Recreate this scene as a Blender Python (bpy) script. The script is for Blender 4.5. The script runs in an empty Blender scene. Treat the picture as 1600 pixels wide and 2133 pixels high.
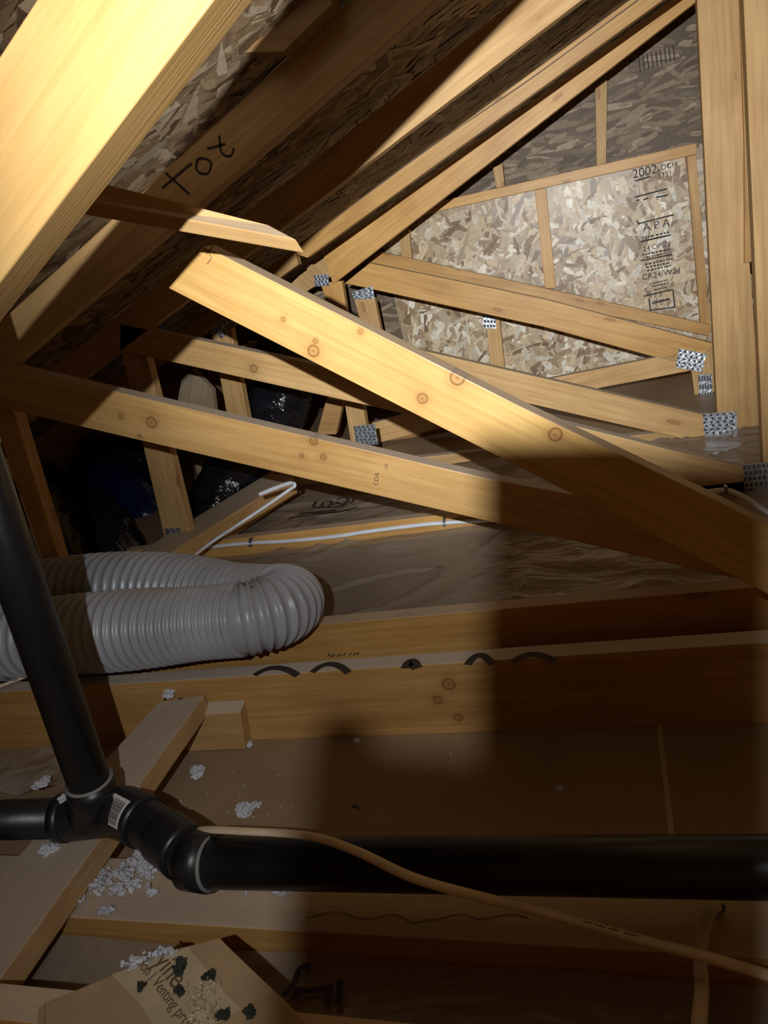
import bpy, bmesh, math, random
from mathutils import Vector, Matrix, noise
rnd = random.Random(7)
S = bpy.context.scene; C = S.collection
# ------------------------------------------------------------------ camera
F = 1500.0; H = 0.82            # focal length in pixels, camera height above the ceiling board
ROT = ((0.94177686, 0.2455541, -0.22969444), (0.12766862, 0.37082399, 0.91988602), (-0.31105799, 0.89565214, -0.3178839))
RX, RU, RF = Vector(ROT[0]), Vector(ROT[1]), Vector(ROT[2])
cam = bpy.data.cameras.new('camera'); cam.sensor_fit = 'VERTICAL'; cam.sensor_height = 36; cam.lens = F*36/2133; cam.clip_start = .01
co = bpy.data.objects.new('camera', cam); C.objects.link(co); S.camera = co
m = Matrix((RX, RU, -RF)).transposed().to_4x4(); m.translation = (0, 0, H); co.matrix_world = m
# ------------------------------------------------------------------ light and exposure
S.view_settings.view_transform = 'Standard'; S.view_settings.look = 'None'; S.view_settings.gamma = 1
S.view_settings.use_curve_mapping = False; S.view_settings.exposure = 0.0
w = bpy.data.worlds.new('world'); S.world = w; w.use_nodes = True
w.node_tree.nodes['Background'].inputs[0].default_value = (1, .56, .20, 1); w.node_tree.nodes['Background'].inputs[1].default_value = .075
LC = Vector((-.09, .07, -.17))                  # a head lamp just up and behind the camera
LP = RX*LC.x + RU*LC.y + RF*LC.z + Vector((0, 0, H))
def ray(x, y): return RX*((x-800)/F) + RU*(-(y-1066.5)/F) + RF
def spot(name, aim, energy, size, blend, radius, col):
    l = bpy.data.lights.new(name, 'SPOT'); l.energy = energy; l.spot_size = math.radians(size); l.spot_blend = blend
    l.shadow_soft_size = radius; l.color = col; l.use_nodes = True
    nt = l.node_tree; em = nt.nodes['Emission']; fo = nt.nodes.new('ShaderNodeLightFalloff'); fo.inputs['Strength'].default_value = 1
    fo.inputs['Smooth'].default_value = 0; nt.links.new(fo.outputs['Linear'], em.inputs['Strength'])
    o = bpy.data.objects.new(name, l); C.objects.link(o); o.location = LP
    o.rotation_euler = ray(*aim).to_track_quat('-Z', 'Y').to_euler(); return o
spot('head_lamp_beam', (1000, 540), 96, 60, 1.0, .004, (.95, .98, 1.0))
spot('head_lamp_spill', (900, 950), 17.5, 115, .9, .004, (.95, .98, 1.0))
# ------------------------------------------------------------------ pixel -> place helpers
def PY(x, y, Y): r = ray(x, y); r = r*(Y/r.y); return r + Vector((0, 0, H))
def PZ(x, y, Z): r = ray(x, y); r = r*((Z-H)/r.z); return r + Vector((0, 0, H))
# ------------------------------------------------------------------ materials
def newmat(name):
    m = bpy.data.materials.new(name); m.use_nodes = True; nt = m.node_tree; return m, nt, nt.nodes['Principled BSDF']
def N(nt, t, **k):
    n = nt.nodes.new(t)
    for a, b in k.items():
        if a.startswith('i_'): n.inputs[a[2:].replace('_', ' ')].default_value = b
        else: setattr(n, a, b)
    return n
def ramp(nt, stops):
    r = nt.nodes.new('ShaderNodeValToRGB'); e = r.color_ramp.elements
    while len(e) < len(stops): e.new(.5)
    for q, (p, c) in zip(e, stops): q.position = p; q.color = (*c, 1)
    return r
def mix(nt, fac, a, b, bt='MIX'):
    n = nt.nodes.new('ShaderNodeMix'); n.data_type = 'RGBA'; n.blend_type = bt
    L = nt.links.new
    for s, v in ((n.inputs[0], fac), (n.inputs[6], a), (n.inputs[7], b)):
        if hasattr(v, 'is_linked') or hasattr(v, 'links'): L(v, s)
        else: s.default_value = v if not isinstance(v, tuple) else (*v, 1)
    return n.outputs[2]
def wood(name, col, dark=.80, knots=(), rough=.42, dust=0.0, grain=1.0, spots=True):
    m, nt, b = newmat(name); L = nt.links.new
    tc = N(nt, 'ShaderNodeTexCoord'); oi = N(nt, 'ShaderNodeObjectInfo')
    off = N(nt, 'ShaderNodeVectorMath', operation='SCALE'); L(oi.outputs['Random'], off.inputs['Scale']); off.inputs[0].default_value = (0, 0, 17)
    # the random offset must not shift explicit knots, so keep two vectors
    add = N(nt, 'ShaderNodeVectorMath', operation='ADD'); L(tc.outputs['Object'], add.inputs[0]); L(off.outputs[0], add.inputs[1])
    vec = add.outputs[0]; kmask = None; halo = None
    for (kx, ky, kr) in knots:
        d = N(nt, 'ShaderNodeVectorMath', operation='SUBTRACT'); L(tc.outputs['Object'], d.inputs[0]); d.inputs[1].default_value = (kx, ky, 0)
        ml = N(nt, 'ShaderNodeVectorMath', operation='MULTIPLY'); L(d.outputs[0], ml.inputs[0]); ml.inputs[1].default_value = (1, 1, 0)
        ln = N(nt, 'ShaderNodeVectorMath', operation='LENGTH'); L(ml.outputs[0], ln.inputs[0])
        sc = N(nt, 'ShaderNodeMath', operation='DIVIDE'); L(ln.outputs['Value'], sc.inputs[0]); sc.inputs[1].default_value = kr
        r = ramp(nt, [(0, (.75,)*3), (.08, (.4,)*3), (.15, (.45,)*3), (.2, (1,)*3), (.235, (.3,)*3), (.45, (.1,)*3), (1, (0,)*3)])
        dv = N(nt, 'ShaderNodeMath', operation='MULTIPLY'); L(sc.outputs[0], dv.inputs[0]); dv.inputs[1].default_value = .22
        L(dv.outputs[0], r.inputs[0])
        if kmask is None: kmask = r.outputs[0]
        else:
            mx = mix(nt, 1.0, kmask, r.outputs[0], 'LIGHTEN'); kmask = mx
    mp = N(nt, 'ShaderNodeMapping'); mp.inputs['Scale'].default_value = (1.3, 16*grain, 16*grain); L(vec, mp.inputs[0])
    n1 = N(nt, 'ShaderNodeTexNoise', i_Scale=2.2, i_Detail=5.0, i_Roughness=.6, i_Distortion=.6); L(mp.outputs[0], n1.inputs['Vector'])
    mp2 = N(nt, 'ShaderNodeMapping'); mp2.inputs['Scale'].default_value = (6, 260, 260); L(vec, mp2.inputs[0])
    n2 = N(nt, 'ShaderNodeTexNoise', i_Scale=1.0, i_Detail=3.0); L(mp2.outputs[0], n2.inputs['Vector'])
    wv = N(nt, 'ShaderNodeTexWave', bands_direction='Y', i_Scale=14.0, i_Distortion=9.0, i_Detail=2.0); wv.inputs['Detail Scale'].default_value = .7
    mp3 = N(nt, 'ShaderNodeMapping'); mp3.inputs['Scale'].default_value = (.16, 1.1, 1.1); L(vec, mp3.inputs[0]); L(mp3.outputs[0], wv.inputs['Vector'])
    n3 = N(nt, 'ShaderNodeTexNoise', i_Scale=5.0, i_Detail=3.0); L(vec, n3.inputs['Vector'])
    dk = tuple(c*dark for c in (col[0], col[1]*.92, col[2]*.84))
    r1 = ramp(nt, [(.3, dk), (.62, col), (.8, tuple(min(1, c*1.12) for c in col))]); L(n1.outputs[0], r1.inputs[0])
    f2 = ramp(nt, [(.35, (.82,)*3), (.6, (1, 1, 1))]); L(n2.outputs[0], f2.inputs[0])
    c = mix(nt, .5, r1.outputs[0], f2.outputs[0], 'MULTIPLY')
    f3 = ramp(nt, [(0, (.74, .62, .5)), (.35, (1, 1, 1))]); L(wv.outputs['Fac'], f3.inputs[0])
    c = mix(nt, .20, c, f3.outputs[0], 'MULTIPLY')
    f4 = ramp(nt, [(.3, (.8, .74, .66)), (.65, (1.0, 1, 1))]); L(n3.outputs[0], f4.inputs[0])
    c = mix(nt, .75, c, f4.outputs[0], 'MULTIPLY')
    if spots:
        vo = N(nt, 'ShaderNodeTexVoronoi', i_Scale=1.0); mpv = N(nt, 'ShaderNodeMapping'); mpv.inputs['Scale'].default_value = (3.6, 11, 11)
        L(vec, mpv.inputs[0]); L(mpv.outputs[0], vo.inputs['Vector'])
        rv = ramp(nt, [(0, (.8,)*3), (.05, (.5,)*3), (.075, (.85,)*3), (.1, (.15,)*3), (.22, (0,)*3)]); L(vo.outputs['Distance'], rv.inputs[0])
        c = mix(nt, rv.outputs[0], c, tuple(x*q for x, q in zip(col, (.42, .3, .22))))
    if kmask is not None:
        c = mix(nt, kmask, c, tuple(x*q for x, q in zip(col, (.28, .17, .12))))
    # small colour change from board to board
    hv = N(nt, 'ShaderNodeHueSaturation'); mr = N(nt, 'ShaderNodeMapRange'); L(oi.outputs['Random'], mr.inputs[0]); mr.inputs[3].default_value = .86; mr.inputs[4].default_value = 1.1
    L(mr.outputs[0], hv.inputs['Value']); L(c, hv.inputs['Color']); c = hv.outputs[0]
    if dust:
        ge = N(nt, 'ShaderNodeNewGeometry'); sx = N(nt, 'ShaderNodeSeparateXYZ'); L(ge.outputs['True Normal'], sx.inputs[0])
        rr = ramp(nt, [(.55, (0,)*3), (.9, (dust,)*3)]); L(sx.outputs['Z'], rr.inputs[0])
        c = mix(nt, rr.outputs[0], c, (.54, .50, .45))
    L(c, b.inputs['Base Color'])
    b.inputs['Roughness'].default_value = rough; b.inputs['Specular IOR Level'].default_value = .35
    bp = N(nt, 'ShaderNodeBump', i_Strength=.25, i_Distance=.002); L(n2.outputs[0], bp.inputs['Height']); L(bp.outputs[0], b.inputs['Normal'])
    return m
def plain(name, col, rough=.5, metal=0, bump=0, bscale=30, vary=.12, spec=.5, nscale=14, coat=0):
    m, nt, b = newmat(name); L = nt.links.new; tc = N(nt, 'ShaderNodeTexCoord')
    n = N(nt, 'ShaderNodeTexNoise', i_Scale=float(nscale), i_Detail=5.0); L(tc.outputs['Object'], n.inputs['Vector'])
    r = ramp(nt, [(.3, tuple(c*(1-vary) for c in col)), (.7, tuple(min(1, c*(1+vary)) for c in col))]); L(n.outputs[0], r.inputs[0]); L(r.outputs[0], b.inputs['Base Color'])
    b.inputs['Roughness'].default_value = rough; b.inputs['Metallic'].default_value = metal; b.inputs['Specular IOR Level'].default_value = spec; b.inputs['Coat Weight'].default_value = coat
    if bump:
        n2 = N(nt, 'ShaderNodeTexNoise', i_Scale=float(bscale), i_Detail=4.0); L(tc.outputs['Object'], n2.inputs['Vector'])
        bp = N(nt, 'ShaderNodeBump', i_Strength=bump, i_Distance=.01); L(n2.outputs[0], bp.inputs['Height']); L(bp.outputs[0], b.inputs['Normal'])
    return m
PINE = (.70, .41, .135)
M = {}
M['pine'] = wood('pine', PINE, dust=.55)
M['pine2'] = wood('pine_pale', (.68, .44, .19), dust=.6, rough=.55)
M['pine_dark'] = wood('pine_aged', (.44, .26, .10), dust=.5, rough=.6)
M['grey_wood'] = wood('weathered_pine', (.46, .36, .24), dust=.6, rough=.7)
M['ink'] = plain('ink', (.035, .025, .02), .7)
M['ink_soft'] = plain('faded_ink', (.16, .09, .05), .7)
M['zinc'] = plain('galvanised_steel', (.62, .68, .74), .33, .85, bump=.3, bscale=60, vary=.25, nscale=50)
M['slot'] = plain('plate_slot', (.05, .05, .06), .6)
M['steel'] = plain('dull_steel', (.35, .33, .32), .4, .8)
M['abs'] = plain('black_abs_plastic', (.012, .013, .016), .38, bump=.12, bscale=12, vary=.4, spec=.5, nscale=7)
M['abs_rim'] = plain('dried_cement_rim', (.22, .21, .19), .6)
M['hose'] = plain('grey_vinyl', (.36, .365, .39), .32, vary=.14, spec=.5, nscale=9)
M['hose_clear'] = plain('grey_vinyl_wrap', (.25, .27, .31), .18, vary=.5, bump=.8, bscale=35, nscale=40)
M['black_poly'] = plain('black_plastic_sleeve', (.008, .009, .012), .16, bump=1.0, bscale=28, vary=.4, spec=.6, coat=.2)
M['blue_poly'] = plain('dark_blue_plastic', (.005, .010, .045), .22, bump=1.0, bscale=20, vary=.4, spec=.6)
M['cable'] = plain('white_cable_jacket', (.82, .84, .90), .42, vary=.08)
M['cable_cream'] = plain('cream_cable_jacket', (.62, .50, .34), .45, vary=.12)
M['fluff'] = plain('white_insulation', (.64, .64, .69), .95, vary=.15, bump=.6, bscale=200)
M['card'] = plain('cardboard', (.40, .27, .15), .8, vary=.1, nscale=30)
M['tape'] = plain('parcel_tape', (.50, .40, .25), .4, vary=.15, nscale=25)
M['label'] = plain('white_label', (.72, .70, .64), .5, vary=.06)
M['blue_tag'] = plain('blue_tag', (.03, .08, .40), .4)
M['mould'] = plain('dark_clump', (.03, .035, .025), .9, vary=.6, bump=1, bscale=120, nscale=90)
def drywall():
    m, nt, b = newmat('ceiling_board_paper'); L = nt.links.new; tc = N(nt, 'ShaderNodeTexCoord')
    n = N(nt, 'ShaderNodeTexNoise', i_Scale=3.0, i_Detail=6.0); L(tc.outputs['Object'], n.inputs['Vector'])
    r = ramp(nt, [(.3, (.30, .20, .115)), (.7, (.38, .265, .16))]); L(n.outputs[0], r.inputs[0])
    n2 = N(nt, 'ShaderNodeTexNoise', i_Scale=160.0, i_Detail=3.0); L(tc.outputs['Object'], n2.inputs['Vector'])
    r2 = ramp(nt, [(.3, (.85,)*3), (.7, (1,)*3)]); L(n2.outputs[0], r2.inputs[0])
    L(mix(nt, 1.0, r.outputs[0], r2.outputs[0], 'MULTIPLY'), b.inputs['Base Color']); b.inputs['Roughness'].default_value = .55
    return m
M['drywall'] = drywall()
def polyfilm():
    m, nt, b = newmat('polyethylene_film'); L = nt.links.new; tc = N(nt, 'ShaderNodeTexCoord')
    b.inputs['Base Color'].default_value = (.42, .34, .26, 1); b.inputs['Roughness'].default_value = .27; b.inputs['Alpha'].default_value = .6
    b.inputs['Specular IOR Level'].default_value = .7
    mp = N(nt, 'ShaderNodeMapping'); mp.inputs['Scale'].default_value = (5, 9, 1); mp.inputs['Rotation'].default_value = (0, 0, .35); L(tc.outputs['Object'], mp.inputs[0])
    n = N(nt, 'ShaderNodeTexNoise', i_Scale=1.0, i_Detail=3.0, i_Distortion=1.4); L(mp.outputs[0], n.inputs['Vector'])
    bp = N(nt, 'ShaderNodeBump', i_Strength=.4, i_Distance=.03); L(n.outputs[0], bp.inputs['Height']); L(bp.outputs[0], b.inputs['Normal'])
    return m
M['film'] = polyfilm()
def osbmat(name, rough):
    m, nt, b = newmat(name); L = nt.links.new; at = N(nt, 'ShaderNodeAttribute', attribute_name='flake')
    tc = N(nt, 'ShaderNodeTexCoord'); n = N(nt, 'ShaderNodeTexNoise', i_Scale=60.0, i_Detail=4.0); L(tc.outputs['Object'], n.inputs['Vector'])
    r = ramp(nt, [(.3, (.72,)*3), (.7, (1,)*3)]); L(n.outputs[0], r.inputs[0])
    L(mix(nt, 1.0, at.outputs['Color'], r.outputs[0], 'MULTIPLY'), b.inputs['Base Color']); b.inputs['Roughness'].default_value = rough; b.inputs['Specular IOR Level'].default_value = .4
    return m
M['osb'] = osbmat('strand_board', .38)
M['osb_rough'] = osbmat('strand_board_rough', .6)
# ------------------------------------------------------------------ object helpers
def tag(o, label=None, cat=None, group=None, kind=None):
    if label: o['label'] = label
    if cat: o['category'] = cat
    if group: o['group'] = group
    if kind: o['kind'] = kind
    return o
def empty(name, loc, label, cat, group=None):
    o = bpy.data.objects.new(name, None); C.objects.link(o); o.location = loc; o.empty_display_size = .05
    return tag(o, label, cat, group)
def link(name, me, mats, parent=None, mw=None, smooth=False):
    for mt in (mats if isinstance(mats, (list, tuple)) else [mats]): me.materials.append(mt)
    if smooth:
        for p in me.polygons: p.use_smooth = True
    o = bpy.data.objects.new(name, me); C.objects.link(o)
    if mw is None: mw = Matrix()
    if parent is not None:
        o.parent = parent; pm = Matrix.Translation(parent.location) if parent.parent is None and parent.type == 'EMPTY' else wm(parent)
        o.matrix_local = pm.inverted() @ mw
    else: o.matrix_world = mw
    o['_mw'] = [c for r in mw for c in r]
    return o
def wm(o):
    if '_mw' in o.keys():
        v = list(o['_mw']); return Matrix((v[0:4], v[4:8], v[8:12], v[12:16]))
    return Matrix.Translation(o.location)
def bevel(o, wd=.0015):
    b = o.modifiers.new('bevel', 'BEVEL'); b.width = wd; b.segments = 2; b.limit_method = 'ANGLE'; b.angle_limit = .6
def frame(p0, p1, nrm):
    x = (p1-p0).normalized(); z = (nrm - x*nrm.dot(x)).normalized(); y = z.cross(x)
    mt = Matrix((x, y, z)).transposed().to_4x4(); mt.translation = p0; return mt
def prism(name, pts, ext, mat, parent=None, bev=.0015, mw=None):
    """solid from a planar outline (world points) and an extrusion vector; local X runs along the first edge"""
    if mw is None: mw = frame(pts[0], pts[1], -ext)
    inv = mw.inverted(); bm = bmesh.new()
    a = [bm.verts.new(inv @ p) for p in pts]; b = [bm.verts.new(inv @ (p+ext)) for p in pts]; n = len(pts)
    bm.faces.new(a); bm.faces.new(b[::-1])
    for i in range(n): bm.faces.new((a[i], b[i], b[(i+1) % n], a[(i+1) % n]))
    bmesh.ops.recalc_face_normals(bm, faces=bm.faces)
    me = bpy.data.meshes.new(name); bm.to_mesh(me); bm.free()
    o = link(name, me, mat, parent, mw)
    if bev: bevel(o, bev)
    return o
BK = Vector((0, .038, 0))
def slab(name, px, Y, mat, parent=None, t=.038, bev=.0015):
    """board lying in a truss plane y = Y; px are the corners of its near face"""
    return prism(name, [PY(x, y, Y) for x, y in px], Vector((0, t, 0)), mat, parent, bev)
def deck(name, px, Z, t, mat, parent=None, bev=.0015):
    """flat board with its top face on height Z"""
    return prism(name, [PZ(x, y, Z) for x, y in px], Vector((0, 0, -t)), mat, parent, bev)
def beam(name, p0, p1, wd, t, wdir, mat, parent=None, bev=.0015):
    x = (p1-p0).normalized(); wv = (wdir-x*wdir.dot(x)).normalized()*wd/2; tv = x.cross(wv).normalized()*t
    return prism(name, [p0-wv, p1-wv, p1+wv, p0+wv], tv, mat, parent, bev)
def catmull(P, n=8):
    Q = [P[0]*2-P[1]]+P+[P[-1]*2-P[-2]]; out = []
    for i in range(1, len(Q)-2):
        for k in range(n):
            t = k/n; a, b, c, d = Q[i-1:i+3]
            out.append(.5*((2*b)+(c-a)*t+(2*a-5*b+4*c-d)*t*t+(-a+3*b-3*c+d)*t**3))
    out.append(P[-1]); return out
def tube_mesh(name, P, rad, seg=24, flat=1.0, up=Vector((0, 0, 1)), cap=True, jit=None):
    """swept tube; rad is a number or f(s, i); flat squashes it along up"""
    bm = bmesh.new(); rings = []; s = 0; prev = None
    T = [((P[min(i+1, len(P)-1)]-P[max(i-1, 0)]).normalized()) for i in range(len(P))]
    u = up - T[0]*up.dot(T[0])
    if u.length < .05: u = Vector((1, 0, 0)) - T[0]*T[0].x
    u.normalize()
    for i, p in enumerate(P):
        if i: s += (P[i]-P[i-1]).length
        u = (u - T[i]*u.dot(T[i])).normalized(); v = T[i].cross(u)
        r = rad(s, i) if callable(rad) else rad; ring = []
        for k in range(seg):
            a = 2*math.pi*k/seg; rr = r + (jit(s, a) if jit else 0)
            ring.append(bm.verts.new(p + u*math.sin(a)*rr*flat + v*math.cos(a)*rr))
        rings.append(ring)
    for A, B in zip(rings, rings[1:]):
        for k in range(seg): bm.faces.new((A[k], A[(k+1) % seg], B[(k+1) % seg], B[k]))
    if cap: bm.faces.new(rings[0]); bm.faces.new(rings[-1][::-1])
    bmesh.ops.recalc_face_normals(bm, faces=bm.faces)
    me = bpy.data.meshes.new(name); bm.to_mesh(me); bm.free(); return me
def tube(name, P, rad, mat, parent=None, **k):
    o0 = P[0].copy(); mw = Matrix.Translation(o0)
    return link(name, tube_mesh(name, [p-o0 for p in P], rad, **k), mat, parent, mw, smooth=True)
def text(name, s, p0, p1, nrm, size, mat, parent=None, ext=.0004):
    cu = bpy.data.curves.new(name, 'FONT'); cu.body = s; cu.size = size; cu.extrude = ext; cu.offset = 0
    cu.align_x = 'LEFT'
    tmp = bpy.data.objects.new(name, cu); C.objects.link(tmp); bpy.context.view_layer.update()
    me = bpy.data.meshes.new_from_object(tmp.evaluated_get(bpy.context.evaluated_depsgraph_get())); bpy.data.objects.remove(tmp)
    mw = frame(p0, p1, nrm)
    return link(name, me, mat, parent, mw)
def stroke(name, lines, place, wd, mat, parent=None, nrm=Vector((0, -1, 0)), t=.0006, wob=.12):
    """hand drawn marker lines, px polylines placed on a surface as one thin mesh"""
    bm = bmesh.new()
    for ln in lines:
        P = catmull([place(*q) for q in ln], 5) if len(ln) > 2 else [place(*q) for q in ln]
        L, R = [], []
        for i, p in enumerate(P):
            d = (P[min(i+1, len(P)-1)]-P[max(i-1, 0)]).normalized(); sd = d.cross(nrm).normalized()*wd/2*(1+wob*math.sin(i*.9))
            L.append(bm.verts.new(p+sd+nrm*t)); R.append(bm.verts.new(p-sd+nrm*t))
        for i in range(len(P)-1): bm.faces.new((L[i], L[i+1], R[i+1], R[i]))
    me = bpy.data.meshes.new(name); bm.to_mesh(me); bm.free(); return link(name, me, mat, parent)
def plate(px, Y, parent, name='gusset_plate', rows=4, cols=4, rot=0):
    """toothed truss plate: steel sheet with punched slots and raised lips"""
    q = [PY(x, y, Y-.0015) for x, y in px]; mw = frame(q[0], q[1], Vector((0, -1, 0))); inv = mw.inverted(); L = [inv @ p for p in q]
    bm = bmesh.new()
    a = [bm.verts.new(p) for p in L]; b = [bm.verts.new(p-Vector((0, 0, .0015))) for p in L]
    bm.faces.new(a); bm.faces.new(b[::-1])
    for i in range(4): bm.faces.new((a[i], b[i], b[(i+1) % 4], a[(i+1) % 4]))
    bmesh.ops.recalc_face_normals(bm, faces=bm.faces)
    def bl(u, v): return L[0].lerp(L[1], u).lerp(L[3].lerp(L[2], u), v)
    for i in range(cols):
        for j in range(rows):
            for dj, hi, mi in ((-.2, .0004, 1), (.16, .0022, 0)):
                cu, cv = (i+.5)/cols, (j+.5+dj+(.15 if i % 2 else -.1))/rows
                if not .02 < cv < .98: continue
                du, dv = .3/cols, (.2 if mi else .16)/rows
                z = Vector((0, 0, hi)); z2 = Vector((0, 0, hi*.2))
                f = bm.faces.new([bm.verts.new(bl(cu-du, cv-dv)+z2), bm.verts.new(bl(cu+du, cv-dv)+z2), bm.verts.new(bl(cu+du, cv+dv)+z), bm.verts.new(bl(cu-du, cv+dv)+z)])
                f.material_index = mi
                if not mi:
                    f = bm.faces.new([bm.verts.new(bl(cu-du, cv+dv)+z), bm.verts.new(bl(cu+du, cv+dv)+z), bm.verts.new(bl(cu+du, cv+dv*1.1)+z*0), bm.verts.new(bl(cu-du, cv+dv*1.1)+z*0)])
    me = bpy.data.meshes.new(name); bm.to_mesh(me); bm.free()
    o = link(name, me, [M['zinc'], M['slot']], parent, mw); return o
def osb(name, pts, U, nrm, n, mat, pal, base, ln=(.05, .13), wd=(.012, .035), bias=0, spread=1.6, parent=None, t=.011, seed=1, big=.1, reg=None):
    """strand board: solid panel with thousands of overlapping wood flakes pressed on its near face"""
    r = random.Random(seed); mw = frame(pts[0], pts[0]+U, nrm); inv = mw.inverted(); L = [inv @ p for p in pts]
    bm = bmesh.new(); cl = bm.loops.layers.float_color.new('flake')
    a = [bm.verts.new(p) for p in L]; b = [bm.verts.new(p-Vector((0, 0, t))) for p in L]
    fs = [bm.faces.new(a), bm.faces.new(b[::-1])]+[bm.faces.new((a[i], b[i], b[(i+1) % len(L)], a[(i+1) % len(L)])) for i in range(len(L))]
    bmesh.ops.recalc_face_normals(bm, faces=bm.faces)
    for f in bm.faces:
        for lp in f.loops: lp[cl] = (*base, 1)
    x0, x1 = min(p.x for p in L), max(p.x for p in L); y0, y1 = min(p.y for p in L), max(p.y for p in L)
    if reg: x0, x1, y0, y1 = reg
    def inside(x, y):
        c = False; j = len(L)-1
        for i in range(len(L)):
            if (L[i].y > y) != (L[j].y > y) and x < (L[j].x-L[i].x)*(y-L[i].y)/(L[j].y-L[i].y)+L[i].x: c = not c
            j = i
        return c
    for k in range(n):
        x, y = r.uniform(x0, x1), r.uniform(y0, y1)
        if not inside(x, y): continue
        if not (inside(x, y+.05) and inside(x, y-.03) and inside(x+.05, y) and inside(x-.05, y)): continue
        l = r.uniform(*ln)*(1.5 if r.random() < big else 1)*.5; w_ = r.uniform(*wd)*.5; an = bias + r.gauss(0, spread)
        ca, sa = math.cos(an), math.sin(an); z0 = .0004+.0022*r.random(); tx, ty = r.gauss(0, .012), r.gauss(0, .03)
        prof = [(-l, -w_*r.uniform(.2, .9)), (-l*.4, -w_*r.uniform(.8, 1.1)), (l*.5, -w_*r.uniform(.7, 1.1)), (l, -w_*r.uniform(.1, .9)), (l*.95, w_*r.uniform(.2, .9)), (l*.3, w_*r.uniform(.8, 1.1)), (-l*.6, w_*r.uniform(.7, 1.1)), (-l*.9, w_*r.uniform(.1, .8))]
        vs = [bm.verts.new((x+px*ca-py*sa, y+px*sa+py*ca, max(.0002, z0+px*tx+py*ty))) for px, py in prof]
        f = bm.faces.new(vs); c = pal[min(len(pal)-1, int(r.random()**1.3*len(pal)))]; g = r.uniform(.8, 1.15)
        for lp in f.loops: lp[cl] = (min(1, c[0]*g), min(1, c[1]*g), min(1, c[2]*g), 1)
    me = bpy.data.meshes.new(name); bm.to_mesh(me); bm.free(); return link(name, me, mat, parent, mw)
def blob(name, p, r, mat, label=None, cat=None, group=None, n=5, flat=.6, seed=0, parent=None, kind=None):
    """loose tuft: a few noisy lumps grown together"""
    q = random.Random(seed); bm = bmesh.new()
    for k in range(n):
        c = Vector((q.uniform(-1, 1), q.uniform(-1, 1), 0))*r*.8*(k > 0); s = r*q.uniform(.35, .75)
        bb = bmesh.ops.create_icosphere(bm, subdivisions=3, radius=s, matrix=Matrix.Translation(c+Vector((0, 0, s*flat*.8))))
        for v in bb['verts']:
            d = noise.noise(v.co*(2.2/r)+Vector((seed, k, 0)))*.8*s+noise.noise(v.co*(7/r)+Vector((seed, k, 5)))*.5*s
            v.co = v.co + (v.co-c).normalized()*d; v.co.z = max(0, c.z+(v.co.z-c.z)*flat)
    me = bpy.data.meshes.new(name); bm.to_mesh(me); bm.free()
    o = link(name, me, mat, parent, Matrix.Translation(p), smooth=False); return tag(o, label, cat, group, kind)
def knotpos(px, Y, mw_pts):
    q = [PY(*mw_pts[0], Y), PY(*mw_pts[1], Y)]; mw = frame(q[0], q[1], Vector((0, -1, 0))); inv = mw.inverted()
    out = []
    for x, y, r in px:
        v = inv @ PY(x, y, Y); out.append((v.x, v.y, r))
    return out
XZ = Vector((0, 0, 0))
# ================================================================== SETTING
def roofZ(X): return .545 + .34*X + H
fl = prism('floor', [Vector((-3.2, -.6, 0)), Vector((2.2, -.6, 0)), Vector((2.2, 6.2, 0)), Vector((-3.2, 6.2, 0))], Vector((0, 0, -.013)), M['drywall'], bev=0); fl['kind'] = 'structure'
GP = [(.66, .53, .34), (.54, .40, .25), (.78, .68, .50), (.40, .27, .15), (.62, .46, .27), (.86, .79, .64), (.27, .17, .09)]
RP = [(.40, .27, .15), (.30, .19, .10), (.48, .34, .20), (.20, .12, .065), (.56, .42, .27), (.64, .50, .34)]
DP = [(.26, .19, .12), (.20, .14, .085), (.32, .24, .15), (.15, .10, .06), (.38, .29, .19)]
ra = [Vector((-2.9, -.4, roofZ(-2.9))), Vector((1.9, -.4, roofZ(1.9))), Vector((1.9, 6.1, roofZ(1.9))), Vector((-2.9, 6.1, roofZ(-2.9)))]
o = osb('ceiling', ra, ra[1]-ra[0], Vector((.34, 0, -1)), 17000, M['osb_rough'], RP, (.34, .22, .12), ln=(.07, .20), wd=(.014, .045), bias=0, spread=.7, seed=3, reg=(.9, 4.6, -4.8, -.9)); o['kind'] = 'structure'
# gable wall: lower bright panels, upper weathered panels set back
GY = 3.84
low = [PY(740, 585, GY+.05), PY(1560, 1010, GY+.05), PY(1560, 270, GY+.05), PY(880, 432, GY+.05)]
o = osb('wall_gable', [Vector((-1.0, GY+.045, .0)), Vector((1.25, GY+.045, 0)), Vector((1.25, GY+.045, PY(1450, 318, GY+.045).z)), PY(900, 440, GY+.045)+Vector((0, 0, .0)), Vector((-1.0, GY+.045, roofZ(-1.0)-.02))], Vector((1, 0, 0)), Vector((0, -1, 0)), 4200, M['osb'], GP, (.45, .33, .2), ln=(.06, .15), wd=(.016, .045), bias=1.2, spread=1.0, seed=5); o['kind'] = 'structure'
o = osb('wall_gable_upper', [Vector((-1.6, GY+.14, .3)), Vector((1.6, GY+.14, .3)), Vector((1.6, GY+.14, roofZ(1.6))), Vector((-1.6, GY+.14, roofZ(-1.6)))], Vector((1, 0, 0)), Vector((0, -1, 0)), 3000, M['osb_rough'], DP, (.16, .11, .07), ln=(.06, .17), wd=(.01, .03), bias=0, spread=.25, seed=6); o['kind'] = 'structure'
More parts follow.
